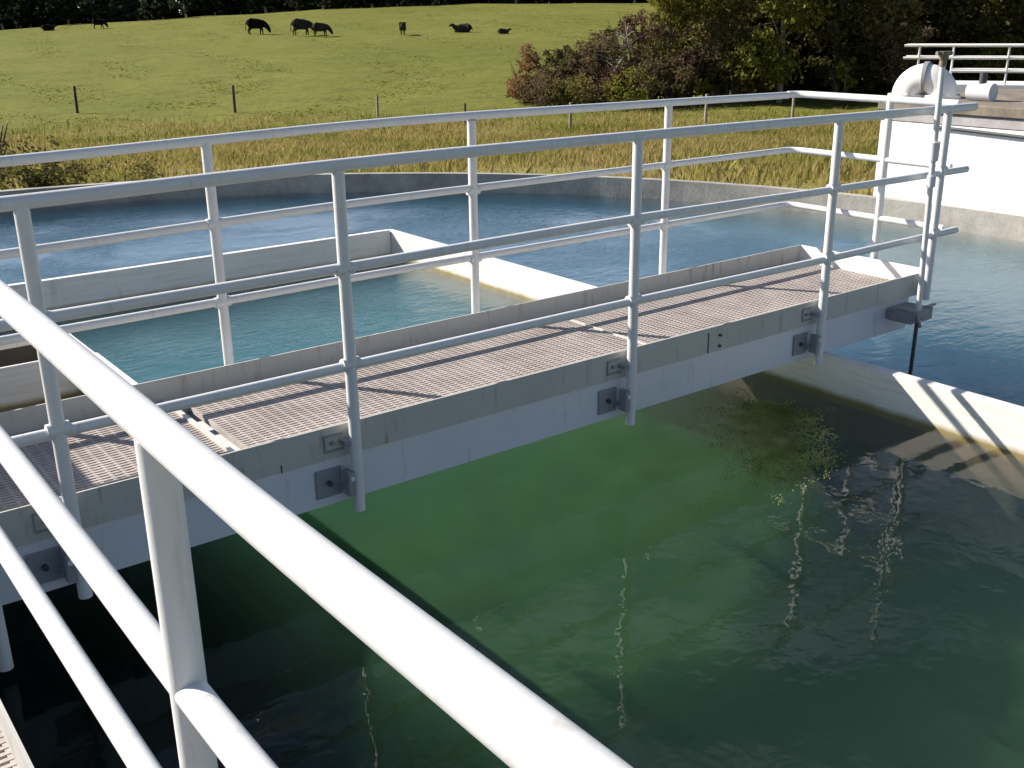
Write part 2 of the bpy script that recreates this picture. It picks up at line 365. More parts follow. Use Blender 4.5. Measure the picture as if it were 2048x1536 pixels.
# dip rod clamped at the corner
g=thing('sounding_rod','tall thin white rod with brass tee handle clamped at the bridge corner, dipping into water','rod',(5.6,-.1,0))
def rel(o): o.location=(-5.6,.1,0); return o
rel(MB().tube([(5.475,-.09,1.28),(5.50,-.09,.6),(5.53,-.09,-.06)],.0155,16).build('upper_rod',M['rail'],g))
rel(MB().tube([(5.53,-.09,-.06),(5.50,-.10,-.9)],.011,12).build('lower_rod',M['dark'],g))
rel(MB().tube([(5.49,-.09,.88),(5.495,-.09,.78)],[.030,.026],16).build('rod_sleeve',M['rail'],g))
rel(MB().tube([(5.499,-.09,.70),(5.502,-.09,.64)],[.024,.024],16).build('rod_sleeve',M['rail'],g))
m=MB().tube([(5.475,-.09,1.27),(5.475,-.09,1.315)],[.020,.017],12); m.tube([(5.432,-.075,1.335),(5.52,-.105,1.335)],.011,10); m.tube([(5.475,-.09,1.305),(5.475,-.09,1.345)],.026,12)
rel(m.build('tee_handle',M['brass'],g))
m=MB(); m.box(5.40,5.54,-.125,-.115,-.115,-.105); m.box(5.44,5.65,-.11,.055,-.13,-.06,bev=.006); m.tube([(5.44,-.13,-.055),(5.50,-.13,-.145)],.010,8); m.box(5.44,5.47,-.14,.0,-.058,-.046)
m.box(5.60,5.69,-.10,-.085,-.056,-.046); m.box(5.63,5.66,-.10,-.085,-.12,-.056)
rel(m.build('clamp',M['steel'],g))

# platform (where the photographer stands) and its railing
g=thing('access_platform','grating platform in the left foreground with a thin white kick plate','platform',(0,0,0))
panel(-.55,.48,-6.2,.07,0).build('grating_panel',M['grate'],g)
panel(-.55,.63,.08,.97,0).build('grating_panel',M['grate'],g)
MB().box(.484,.492,-6.2,.05,-.03,.10).build('kick_plate',M['kick'],g)
MB().box(.44,.483,-6.2,.044,-.23,-.04).build('side_beam',M['beam'],g)
MB().box(-.56,.49,YK,YK+.008,-.03,.10).build('kick_plate',M['kick'],g)
MB().box(-.572,-.562,-6.2,YK,-.03,.10).build('kick_plate',M['kick'],g)
MB().box(-.56,-.50,-6.2,.95,-.23,-.04).build('side_beam',M['beam'],g)
g=thing('guard_railing','thick white railing close to the camera, running diagonally across the foreground','railing',(0,0,0))
XR=.593
MB().tube(bow([(XR,-6.2,1.07),(XR,-3.4,1.070),(XR,-2.84,1.066),(XR,-2.3,1.058),(XR,-1.21,1.070),(XR,0.0,1.068)]),.0255,28).build('top_rail',M['rail'],g)
MB().tube(bow([(XR,-6.2,.69),(XR,-2.7,.686),(XR,-2.0,.674),(XR,-.94,.693),(XR,0,.69)]),.0235,24).build('mid_rail',M['rail'],g)
MB().tube([(XR,-6.2,.347),(XR,0,.347)],.0225,24).build('low_rail',M['rail'],g)
for y in (-2.0233,-3.45,-4.9): 
    p=post(XR,y,-.24,1.05,.0255,g)
    MB().box(.495,XR-.01,y-.03,y+.03,-.16,-.06,bev=.004).build('beam_bracket',M['steel'],p)
    MB().box(.493,XR-.01,y-.02,y+.02,.02,.05,bev=.003).build('kick_bracket',M['steel'],p)
g=thing('guard_railing','white railing behind the photographer side of the left platform','railing',(0,0,0))
for z,nm in ((1.06,'top_rail'),(.69,'mid_rail'),(.347,'low_rail')): MB().tube([(-.62,-6.2,z),(-.62,YF,z)],.022,18).build(nm,M['rail'],g)
for y in (-5.2,-3.6,-2.0,-.4,YF): post(-.62,y,-.24,1.05,.0225,g)

# ------------------------------------------------------------------ basin walls and tank
WZ=-.44
def wall(name,label,x0,x1,y0,y1,ztop,mat,zbot=-3.61,bev=.006):
    o=MB().box(x0,x1,y0,y1,zbot,ztop,bev=bev).build(name,M[mat]); tag(o,label,'basin wall'); return o
wall('baffle_wall','long thin white baffle wall passing under the bridge near its right end, striped by railing shadows',4.867,4.935,-5.2,4.70,-.225,'basin')
wall('baffle_wall','white baffle wall with shaded grey face beyond the bridge, parallel to it and meeting the long wall',-3.6,4.863,4.60,4.665,-.215,'basin')
wall('baffle_wall','short white topped baffle wall left of centre, ending under the bridge beam',1.68,1.76,.93,2.64,-.222,'basin',zbot=-.50)
g=thing('trough_wall','back wall of the small outlet trough at the far left, pale cap over a dark wet face','basin wall',(-1,3.25,-.3))
relg_=lambda o:(setattr(o,'location',(1,-3.25,.3)),o)[1]
relg_(MB().box(-3.6,1.78,3.238,3.272,-3.6,-.282).build('wall_face',M['dark_wet'],g))
relg_(MB().box(-3.6,1.78,3.23,3.28,-.280,-.215,bev=.004).build('cap',M['basin'],g))
wall('trough_wall','front wall of the outlet trough at the left, with a pinkish grey face',-3.6,1.685,2.645,2.675,-.215,'basin')
o=MB().box(1.70,1.75,2.643,3.233,-3.61,-.225,bev=.004).build('trough_wall',M['basin']); tag(o,'end wall of the outlet trough, joining the short baffle wall','basin wall')
TC=(1.8,1.6); TR=7.79
o=MB().ring(TC[0],TC[1],TR,TR+.11,-3.7,-.222,200).build('tank_rim',M['conc']); tag(o,'low curved concrete rim of the round settling tank, running behind the bridge','tank rim')
structure(MB().box(-3.6,1.69,2.68,3.23,-.60,WZ+.006).build('trough_water',M['dark_water']))
# water bodies: the basin between the baffle walls, and the ring around it
from mathutils.geometry import tessellate_polygon
IX0,IX1,IY0,IY1=1.764,4.864,-5.1,4.598
structure(MB().box(IX0,IX1,IY0,2.60,-3.6,WZ).build('water',M['water_in']))
structure(MB().box(IX0,IX1,2.603,IY1,-3.6,WZ).build('water',M['water_far']))
n=160
outer=[Vector((TC[0]+(TR-.003)*math.cos(2*math.pi*i/n),TC[1]+(TR-.003)*math.sin(2*math.pi*i/n),0)) for i in range(n)]
structure(MB().box(.31,1.757,IY0,2.640,-3.6,WZ).build('water',M['water_chan']))
from mathutils import noise as mn
vs=[];fs=[]; nx,ny=60,110
for j in range(ny+1):
    for i in range(nx+1):
        x=IX0+.004+(IX1-IX0-.008)*i/nx; y=IY0+.004+(2.592-IY0-.004)*j/ny
        z=-1.26+.075*mn.fractal(Vector((x*1.3,y*1.3,0)),.9,2.0,5)+.035*mn.noise(Vector((x*7,y*7,3)))
        e1=min(1,max(0,(x-1.70+.25*mn.noise(Vector((y*1.7,x,5))))/.9)); e1=e1*e1*(3-2*e1); e2=min(1,max(0,(4.86-x)/1.5)); e2=e2*e2*(3-2*e2)
        z-=.9*(1-e1)-.30*(1-e2)
        vs.append((x,y,z))
for j in range(ny):
    for i in range(nx): a=j*(nx+1)+i; fs.append((a,a+1,a+nx+2,a+nx+1))
bt=len(vs); rim_=[i for i in range(nx+1)]+[j*(nx+1)+nx for j in range(1,ny+1)]+[ny*(nx+1)+i for i in range(nx-1,-1,-1)]+[j*(nx+1) for j in range(ny-1,0,-1)]
for k in rim_: vs.append((vs[k][0],vs[k][1],-3.59))
for q in range(len(rim_)): q2=(q+1)%len(rim_); fs.append((rim_[q2],rim_[q],bt+q,bt+q2))
fs.append(tuple(bt+q for q in range(len(rim_)))[::-1])
tag(MB().add(vs,fs,True).build('floc_blanket',M['floc']),'cloudy green sediment blanket hanging in the water below the bridge','sediment',kind='stuff')
hole=[Vector(v) for v in((.307,IY0-.003,0),(.307,2.643,0),(IX0-.003,2.643,0),(IX0-.003,IY1+.003,0),(IX1+.003,IY1+.003,0),(IX1+.003,IY0-.003,0))]
tris=tessellate_polygon([outer,hole]); allp=outer+hole; N_=len(allp)
vs=[(v.x,v.y,WZ) for v in allp]+[(v.x,v.y,-3.6) for v in allp]; fs=[]
for t3 in tris:
    a,b_,c_=[allp[k] for k in t3]; up_=(b_-a).cross(c_-a).z>0; q=tuple(t3) if up_ else tuple(t3)[::-1]
    fs.append(q); fs.append(tuple(k+N_ for k in q[::-1]))
for i in range(n): j=(i+1)%n; fs.append((i,i+N_,j+N_,j))
for i in range(6): j=(i+1)%6; a,b_=n+i,n+j; fs.append((a,a+N_,b_+N_,b_))
structure(MB().add(vs,fs).build('water',M['water_out']))
fl=MB().ring(TC[0],TC[1],.01,TR+.02,-3.9,-3.62,64); structure(fl.build('tank_floor',M['floor']))

rnd=random.Random(21); m=MB(); vs=[];fs=[]  # pale flecks laid on the shaded water to imitate a mottled reflection
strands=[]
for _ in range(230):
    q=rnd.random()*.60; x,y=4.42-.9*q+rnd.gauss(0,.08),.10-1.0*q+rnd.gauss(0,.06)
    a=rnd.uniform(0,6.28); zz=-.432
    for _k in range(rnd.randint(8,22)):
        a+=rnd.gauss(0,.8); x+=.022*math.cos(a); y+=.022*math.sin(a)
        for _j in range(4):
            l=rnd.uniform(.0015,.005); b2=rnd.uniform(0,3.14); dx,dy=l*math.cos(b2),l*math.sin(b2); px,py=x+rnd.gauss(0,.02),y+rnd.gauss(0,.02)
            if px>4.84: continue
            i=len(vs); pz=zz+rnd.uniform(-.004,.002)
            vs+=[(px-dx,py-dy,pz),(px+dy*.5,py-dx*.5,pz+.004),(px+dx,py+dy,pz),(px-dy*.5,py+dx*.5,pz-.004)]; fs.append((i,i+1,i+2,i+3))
tag(m.add(vs,fs).build('reflection_flecks',M['reflection_flecks']),'yellow green flecks put on the dark water for a mottled reflection beside the long baffle wall','reflection_flecks',kind='stuff')
# ------------------------------------------------------------------ raised chamber with pipe elbow
BX=9.62; BY=3.02
g=thing('raised_chamber','white sunlit raised concrete chamber with brown weathered coping at the right of the tank','chamber',(BX,BY,-.3))
def relg(o,L): o.location=(-L[0],-L[1],-L[2]); return o
L=(BX,BY,-.3)
relg(MB().box(BX,BX+2.2,BY-8,BY,-2.6,.52,bev=.01).build('wall',M['white'],g),L)
relg(MB().box(BX-.004,BX+2.2,BY-8,BY+.004,.522,.62,bev=.008).build('upper_strip',M['greyconc'],g),L)
relg(MB().box(BX-.03,BX+2.23,BY-8,BY+.03,.622,.72,bev=.01).build('coping',M['brownconc'],g),L)
relg(MB().tube([(BX-.02,BY-.62,.50),(BX-.02,BY-1.5,.47),(BX-.02,BY-2.6,.46),(BX-.02,BY-5,.47)],.016,8).build('cable',M['dark'],g),L)
g=thing('pipe_elbow','fat white pipe elbow with a joint band standing on the chamber top','pipe',(BX+.45,BY+.05,.72))
L=(BX+.45,BY+.05,.72)
ec=Vector((BX+.45,BY+.02,.72)); rad=.165; dirh=Vector((.35,-.94,0)).normalized()
def arc(a0,a1,n,r):
    ps=[ec+dirh*(rad-rad*math.cos(R(a0+(a1-a0)*i/n)))+Vector((0,0,.02+rad*.95*math.sin(R(a0+(a1-a0)*i/n)))) for i in range(n+1)]
    return ps,[r]*(n+1)
ps,q_=arc(0,88,12,.152); ps.insert(0,ec+Vector((0,0,-.01))); q_.insert(0,.152)
relg(MB().tube(ps,q_,30).build('elbow_bend',M['white'],g),L)
ps,q_=arc(84,94,3,.170); relg(MB().tube(ps,q_,30).build('joint_band',M['steel'],g),L)
ps,q_=arc(90,180,12,.148); ps.append(ec+dirh*rad*2+Vector((0,0,-.01))); q_.append(.148)
relg(MB().tube(ps,q_,30).build('elbow_bend',M['white'],g),L)
relg(MB().tube([ec+Vector((0,0,.001)),ec+Vector((0,0,.03))],.19,28).build('base_flange',M['white'],g),L)
relg(MB().tube([ec+dirh*rad*2+Vector((0,0,.001)),ec+dirh*rad*2+Vector((0,0,.028))],.18,28).build('base_flange',M['white'],g),L)
for k in range(10):
    a=k*.628
    for cc_,rr2 in ((ec,.172),(ec+dirh*rad*2,.165)):
        bx_=cc_+Vector((rr2*math.cos(a),rr2*math.sin(a),.028)); 
        if k%2==0: relg(MB().tube([bx_,bx_+Vector((0,0,.018))],.011,6,smooth=False).build('bolt',M['steel'],g),L)
g2=thing('valve_pipe','small blue grey pipe and valve beside the elbow on the chamber top','pipe',(BX+.45,BY-.9,.72))
L=(BX+.45,BY-.9,.72)
relg(MB().tube([(BX+.5,BY-.62,.80),(BX+.5,BY-.86,.80)],.085,18).build('pipe_run',M['beam'],g2),L)
relg(MB().tube([(BX+.5,BY-.74,.80),(BX+.5,BY-.74,.98)],.035,12).build('valve_stem',M['dark'],g2),L)

# ------------------------------------------------------------------ unseen box and pier, added left of the frame to shade deck and basin
g=thing('unseen_shade_box','added unseen grey box on a concrete pier, shading the left end of the bridge deck','shade_box',(-.6,2.0,0))
relg(MB().box(-1.55,.30,1.32,2.7,-3.6,-.02,bev=.01).build('pier',M['conc'],g),(-.6,2.0,0))
c_=relg(MB().box(-1.5,.25,1.36,2.6,-.018,.95,bev=.015).build('housing',M['beam'],g),(-.6,2.0,0))
relg(MB().box(-1.2,-.1,1.345,1.358,.1,.85,bev=.004).build('door',M['kick'],g),(-.6,2.0,0))
relg(MB().tube([(-.2,1.345,.55),(-.2,1.31,.55),(-.2,1.31,.43),(-.2,1.345,.43)],.009,8).build('door_handle',M['steel'],g),(-.6,2.0,0))
# ------------------------------------------------------------------ second clarifier, 35 m off
A=Vector((31.20,16.58,.27)); D_=Vector((1.7,-2.9,0)).normalized()
g=thing('distant_walkway','small far white walkway with thin railings at the upper right, before the dark trees','walkway',(A.x,A.y,-.95))
L=(A.x,A.y,-.95)
def P(s,off,z): v=A+D_*s+Vector((D_.y,-D_.x,0))*off; return (v.x,v.y,z)
Nn=Vector((D_.y,-D_.x,0))
ang=math.atan2(D_.y,D_.x)
Mt=Matrix.Translation(A)@Matrix.Rotation(ang,4,'Z')
relg(MB().box(1.1,24,-1.0,1.0,-1.25,-.86,M=Mt,bev=.01).build('deck_beam',M['white'],g),L)
for off,xs2 in ((-.95,(.25,2.75,5.3,7.8,10.4,13,15.6,18.2,20.8,23.5)),(.95,(1.2,4.4,7.2,9.8,12.4,15,17.6,20.2,22.8))):
    for x in xs2:
        relg(MB().tube([Mt@Vector((x,off,-.86)),Mt@Vector((x,off,.25))],.035,8).build('post',M['white'],g),L)
    for z,nm in((.26,'top_rail'),(-.10,'mid_rail'),(-.48,'low_rail')):
        if off>0: z-=.03
        relg(MB().tube([Mt@Vector((-.2 if z>-.2 else 1.2,off,z)),Mt@Vector((24,off,z))],.038,8).build(nm,M['white'],g),L)
cc=A+D_*9
o=MB().ring(cc.x,cc.y,7.8,8.1,-2.8,-1.06,90).build('tank_rim',M['conc']); tag(o,'far concrete tank rim below the distant walkway, mostly hidden by the chamber','tank rim')

# ------------------------------------------------------------------ terrain
cols=[(-180,-3.5),(-60,-5),(-12,-4.5),(1.7,-1.7),(12.55,.54),(20,1.7),(28.5,2.9),(36.4,3.4),(44,3.15),(60,2.8),(100,2.5),(180,-3.5)]
def interp(th):
    for (a,va),(b,vb) in zip(cols,cols[1:]):
        if a<=th<=b: return va+(vb-va)*(th-a)/(b-a)
    return 2
def terr(x,y):
    dx,dy=x-CAMP.x,y-CAMP.y; D=math.hypot(dx,dy); th=math.degrees(math.atan2(dx,dy)); cr=interp(th)
    dt=math.hypot(x-TC[0],y-TC[1])
    if D<42:
        z=-.6-2.0*min(1,max(0,(D-13)/25))
        if D>38: z=-2.6
        if dt<9.5: z=min(z,-.6)
        return z
    if D<170: return -2.6+(cr+2.6)*((D-42)/128)**1.5
    return cr-(D-170)*.05 if D<300 else cr-6.5-(D-300)*.01
vs=[];fs=[]
Ds=[TR+.1,8.5,9.5,11,13,16,20,24,28,32,36,40,44,50,56,64,72,80,90,100,110,120,130,140,150,160,168,172,180,200,240,300,450,800,1600]
NA=180
for i,d in enumerate(Ds):
    for k in range(NA):
        a=2*math.pi*k/NA; x=TC[0]+d*math.cos(a); y=TC[1]+d*math.sin(a)
        zz=terr(x,y)+(0 if d<9 or d>400 else .06*math.sin(x*.9+y*.4)+.05*math.sin(y*.7-x*.5))
        vs.append((x,y,zz))
for i in range(len(Ds)-1):
    for k in range(NA): j=(k+1)%NA; fs.append((i*NA+k,(i+1)*NA+k,(i+1)*NA+j,i*NA+j))
structure(MB().add(vs,fs,True).build('ground',M['field']))
def pol(th,D): x=CAMP.x+D*math.sin(R(th)); y=CAMP.y+D*math.cos(R(th)); return x,y
# grass
def tufts(name,mat,label,n,dist,hmin,hmax,wd,spread,blades_,thr=(-6,76),seed=1):
    rnd=random.Random(seed); m=MB(); vs=[];fs=[]
    for _ in range(n):
        th=rnd.uniform(*thr); D=dist(rnd); x0,y0=pol(th,D)
        if math.hypot(x0-TC[0],y0-TC[1])<8.15: continue
        if x0>BX-.2 and x0<BX+2.4 and y0<BY+.2: continue
        hs=rnd.uniform(hmin,hmax)
        for _b in range(blades_):
            x=x0+rnd.gauss(0,spread); y=y0+rnd.gauss(0,spread); z=terr(x,y)-.03; a=rnd.uniform(0,math.pi)
            hh=hs*rnd.uniform(.5,1.1); w=wd*rnd.uniform(.6,1.3); lx,ly=rnd.gauss(0,.3)*hh,rnd.gauss(0,.3)*hh
            i=len(vs); dx,dy=w*math.cos(a),w*math.sin(a)
            vs+=[(x-dx,y-dy,z),(x+dx,y+dy,z),(x+lx*.4+dx*.7,y+ly*.4+dy*.7,z+hh*.55),(x+lx,y+ly,z+hh)]; fs.append((i,i+1,i+2,i+3))
    return tag(m.add(vs,fs).build(name,M[mat]),label,'grass',kind='stuff')
tufts('tall_grass','tall','tall yellow and rusty dry grass between the tank rim and the field fence',34000,lambda r:r.triangular(13,50,36),.12,.34,.022,.30,5,seed=3)
tufts('pasture_grass','short','short green pasture tufts on the sloping field',15000,lambda r:r.uniform(46,168),.02,.06,.09,.5,5,seed=5)

# ------------------------------------------------------------------ vegetation
def leafcloud(m,blobs,n,size,rnd,droop=.3,ratio=.45,shell=.55):
    tot=sum(b[3]*b[4]*b[5] for b in blobs)**1.0
    vs=[];fs=[]
    for b in blobs:
        k=int(n*(b[3]*b[4]*b[5])/tot)
        # small clumps inside the blob
        nc=max(4,k//26)
        cl=[]
        for _ in range(nc):
            while True:
                v=Vector((rnd.uniform(-1,1),rnd.uniform(-1,1),rnd.uniform(-1,1)))
                if shell*.6<v.length<1: break
            cl.append(v)
        for _ in range(k):
            c=rnd.choice(cl); v=c+Vector((rnd.gauss(0,.13),rnd.gauss(0,.13),rnd.gauss(0,.13)))
            p=Vector((b[0]+v.x*b[3],b[1]+v.y*b[4],b[2]+v.z*b[5]))
            if p.z<.05: continue
            s=size*rnd.uniform(.6,1.35)
            d=Vector((rnd.gauss(0,1),rnd.gauss(0,1),rnd.gauss(0,.7)-droop)).normalized()
            e=d.cross(Vector((rnd.gauss(0,1),rnd.gauss(0,1),rnd.gauss(0,1)))).normalized()
            i=len(vs); w=s*ratio*.5
            vs+=[p-d*s*.5,p+e*w,p+d*s*.5,p-e*w]; fs.append((i,i+1,i+2,i+3))
    m.add(vs,fs)
def limbs(m,h,r,rnd,nb=6,lean=.1,base=.35):
    top=Vector((rnd.uniform(-lean,lean)*h,rnd.uniform(-lean,lean)*h,h*.8))
    pts=[Vector((0,0,-.3)),top*.3+Vector((rnd.uniform(-.1,.1),rnd.uniform(-.1,.1),0)),top*.65,top]
    m.tube(pts,[r,r*.8,r*.5,r*.18],8)
    for _ in range(nb):
        t=rnd.uniform(base,.9); p=top*t; a=rnd.uniform(0,6.28); l=h*rnd.uniform(.2,.42)
        d=Vector((math.cos(a),math.sin(a),rnd.uniform(.4,1.1))).normalized()
        m.tube([p,p+d*l*.5,p+d*l+Vector((0,0,-.1*l))],[r*.4,r*.25,r*.07],6)
def make_tree(name,seed,h,w,leafmat,barkmat,n,size,low=.25,r=.16,droop=.3,nb=7,blobs_n=9,trunk=True):
    rnd=random.Random(seed); root=bpy.data.objects.new(name,None); COL.objects.link(root)
    if trunk:
        m=MB(); limbs(m,h,r,rnd,nb); m.build('trunk',M[barkmat],root)
    blobs=[]
    for _ in range(blobs_n):
        z=rnd.uniform(low,.92); rr_=w*.5*(1-.55*abs(z-.5)); a=rnd.uniform(0,6.28); q=rnd.uniform(.15,.75)*rr_
        s=w*rnd.uniform(.16,.30); blobs.append((q*math.cos(a),q*math.sin(a),z*h,s,s,s*rnd.uniform(.6,1.0)))
    m=MB(); leafcloud(m,blobs,n,size,rnd,droop); m.build('crown' if trunk else 'foliage',M[leafmat],root)
    return root
def put(root,x,y,rz=0,s=1.0,label=None,cat='tree',group=None,dz=0):
    root.location=(x,y,terr(x,y)+dz); root.rotation_euler=(0,0,rz); root.scale=(s,s,s); tag(root,label,cat,group); return root
GB='trees of the dark bank at the right'
T1=make_tree('tree',11,8.5,6.0,'leaf_olive','bark_pale',11000,.24,.18,.17)
T2=make_tree('tree',12,9.0,6.5,'leaf_bright','bark_pale',11000,.24,.16,.15,droop=.9)
T3=make_tree('tree',13,8.0,6.5,'leaf_dark','bark_dark',11000,.26,.10,.18)
T4=make_tree('tree',14,7.5,5.0,'leaf_willow','bark_dark',9000,.22,.12,.12,droop=1.0)
used=set()
def tr(T,th,D,rz,s,label):
    o=T if T.name not in used else copy_tree(T)
    used.add(T.name); x,y=pol(th,D); return put(o,x,y,rz,s,label,'tree',GB)
tr(T4,45.9,52,0,.95,'yellow green willow like tree at the left end of the dark bank')
tr(T1,48.0,53,.4,1,'olive tree with pale crooked limbs, second from the left of the bank')
tr(T2,51.2,52,1.1,1,'bright leaved tree with drooping foliage above the bank hollow, left of the chamber')
tr(T3,49.6,58,2.0,1.1,'dark tree standing just behind the olive and the drooping trees of the bank')
tr(T3,54.0,54,.5,1.05,'dense dark tree between the drooping tree and the white pipe elbow')
tr(T1,56.8,55,3.0,1.05,'olive tree rising directly above the white pipe elbow')
tr(T3,59.2,56,1.3,1.15,'dark tree behind the left end of the distant walkway')
tr(T2,61.9,57,2.2,.95,'green tree behind the middle of the distant walkway')
tr(T3,64.4,55,4.0,1.1,'dark tree behind the right part of the distant walkway')
tr(T1,67.0,56,5.0,1,'olive tree over the right end of the distant walkway')
tr(T4,69.6,54,2.6,.9,'yellow green tree near the right edge')
tr(T3,72.0,57,3.4,1.1,'dark tree second from the right edge')
tr(T2,75.0,55,.9,1,'bright tree at the far right edge')
# low undergrowth mass behind the crowns
rnd=random.Random(77); m=MB(); vs_all=[]
blobs=[]
for i in range(36):
    th=46.5+i*.95; x,y=pol(th,57+rnd.uniform(-1,3)); blobs.append((x,y,terr(x,y)+1.8,1.6,1.6,rnd.uniform(2.2,3.4))); x,y=pol(th+.4,61+rnd.uniform(-1,3)); blobs.append((x,y,terr(x,y)+3.4,2,2,rnd.uniform(3.2,4.6)))
class _O: pass
def world_cloud(name,mat,blobs,n,size,label,seed,cat):
    rnd=random.Random(seed); m=MB()
    leafcloud_world(m,blobs,n,size,rnd); return tag(m.build(name,M[mat]),label,cat,kind='stuff')
def leafcloud_world(m,blobs,n,size,rnd):
    z0=min(b[2]-b[5] for b in blobs)
    bb=[(b[0],b[1],b[2]-z0+1,b[3],b[4],b[5]) for b in blobs]
    leafcloud(m,bb,n,size,rnd,.2,.6,.1); m.v=[(v[0],v[1],v[2]+z0-1) for v in m.v]
world_cloud('undergrowth','leaf_dark',blobs,60000,.42,'dark tangled undergrowth filling the hollow under the bank trees',78,'undergrowth')
# shrubs
def shrub(seed,th,D,h,w,mat,n,size,label,name='shrub',cat='shrub',nb=5,dz=0,stems=True,low=.1):
    T=make_tree(name,seed,h,w,mat,'bark_dark',n,size,low,.04,.2,nb,8,trunk=False)
    if stems:
        rnd=random.Random(seed+500); m=MB()
        for _ in range(nb):
            a=rnd.uniform(0,6.28); l=h*rnd.uniform(.6,1.0); d=Vector((math.cos(a)*.5,math.sin(a)*.5,1)).normalized()
            m.tube([(0,0,-.2),d*l*.5,d*l],[.05,.03,.008],5)
        m.build('stems',M['bark_dark'],T)
    x,y=pol(th,D); return put(T,x,y,0,1,label,cat,None,dz)
shrub(31,38.1,52.5,2.3,2.4,'leaf_orange',4000,.15,'dry orange brown bush at the left end of the brush line',nb=10)
shrub(32,39.6,53,2.4,3.0,'leaf_dark',5000,.18,'dark green bush right of the dry orange bush')
shrub(33,41.0,52.5,2.9,3.4,'leaf_brown',6000,.15,'brown leafless bramble in the middle of the brush line',nb=14)
shrub(34,42.2,53.5,3.9,3.0,'leaf_dark',2200,.2,'dark bush rising behind the dead pale branches')
shrub(35,42.9,52,2.8,3.2,'leaf_brown',5000,.14,'tangled brown bramble below the dead pale branches',nb=14)
shrub(36,44.7,52,3.9,3.2,'leaf_red',7000,.15,'tall reddish bush left of the willow like tree',nb=16)
shrub(37,46.4,51,3.0,2.6,'leaf_red',4000,.15,'smaller reddish bush under the willow like tree',nb=10)
shrub(38,40.6,50.5,1.3,3.6,'leaf_olive',4000,.14,'low olive scrub in front of the brown bramble',low=.25)
shrub(39,43.4,50.3,1.4,3.6,'leaf_bright',4000,.14,'low bright green scrub in front of the reddish bush',low=.25)
shrub(40,54.3,51,2.2,1.6,'leaf_bright',900,.18,'small light green bush standing in the dark hollow')
shrub(41,56.9,52,3.2,4.0,'leaf_brown',2200,.2,'rusty brown bush left of the white pipe elbow',dz=.8)
shrub(42,47.6,51.5,2.0,2.2,'leaf_dark',1200,.2,'dark low bush at the left edge of the hollow')
shrub(43,11.2,23.5,1.25,1.0,'leaf_bright',900,.10,'leafy green shrub behind the tank at the left')
shrub(44,13.0,16.6,.5,2.0,'leaf_dark',2600,.07,'dark green shrub just behind the tank rim at the left',low=.2)
shrub(45,17.2,15.6,.34,1.8,'leaf_olive',1800,.06,'low green shrub behind the tank rim, right of the dark shrub',low=.2)
shrub(46,8.0,16.0,.8,1.6,'leaf_dark',2600,.1,'dark leafy bush behind the rim at the far left')
shrub(47,39.0,51.5,1.3,3.6,'leaf_brown',5000,.13,'low sprawling brown thicket beside the dry orange bush',nb=16,low=.2)
shrub(48,42.4,51.0,1.9,4.4,'leaf_red',6000,.13,'low sprawling reddish thicket around the dead pale branches',nb=20,low=.2)
shrub(49,45.6,50.6,2.2,4.2,'leaf_brown',6000,.14,'rusty tangled thicket below the willow like tree',nb=18,low=.2)
shrub(50,48.8,51.5,2.6,3.6,'leaf_brown',5000,.15,'dark rusty thicket at the left of the hollow',nb=16,low=.15)
shrub(51,44.2,54.5,4.6,4.0,'leaf_olive',6000,.17,'olive bush rising behind the reddish bushes',nb=8)
# dead pale branches
rnd=random.Random(9); g=thing('dead_tree','bare pale dead tree with crooked branches sticking out of the brush','tree',(*pol(42.1,50.8),terr(*pol(42.1,50.8))))
m=MB(); m.tube([(0,0,0),(.1,-.1,.9),(.55,-.5,1.9),(.95,-.75,2.5),(.85,-.7,3.0),(.75,-.6,3.7)],[.07,.06,.05,.045,.035,.015],7)
m.build('trunk',M['bark_pale'],g)
m=MB()
for _ in range(26):
    t=rnd.uniform(1.5,3.5); b=Vector((.25*t,-.2*t,t)); a=rnd.uniform(0,6.28); d=Vector((math.cos(a),math.sin(a),rnd.uniform(-.2,.9))).normalized(); l=rnd.uniform(.4,1.1)
    m.tube([b,b+d*l*.5,b+d*l+Vector((rnd.uniform(-.1,.1),0,rnd.uniform(-.1,.2)))],[.022,.016,.006],5)
m.build('branches',M['bark_pale'],g)

# far wood
GF='trees of the far wood behind the field'
fars=[make_tree('gum_tree',60+i,hh,7.5,'leaf_far','bark_pale',2600,.8,.12,.22,.2,5,9) for i,hh in enumerate((10.5,9,11.5))]
usedf=set(); rnd=random.Random(4)
th=-7
while th<50:
    T=fars[rnd.randrange(3)]
    o=T if T.name not in usedf else copy_tree(T); usedf.add(T.name)
    x,y=pol(th,rnd.uniform(176,186)); put(o,x,y,rnd.uniform(0,6),rnd.uniform(.75,1.05),'tall grey green tree in the far dark wood behind the field','tree',GF,dz=-.2)
    th+=rnd.uniform(1.1,1.8)
blobs=[]
for i in range(150):
    tq=-9+i*.42+.2; x,y=pol(tq,187+rnd.uniform(-2,4)); blobs.append((x,y,terr(x,y)+1.2,2.2,2.2,2.4))
for i in range(150):
    tq=-9+i*.42; x,y=pol(tq,190+rnd.uniform(-3,6)); blobs.append((x,y,terr(x,y)+rnd.uniform(2,4),2.6,2.6,rnd.uniform(3.5,6)))
world_cloud('far_wood','leaf_far',blobs,90000,1.0,'far dark mass of woodland closing the field',79,'wood')

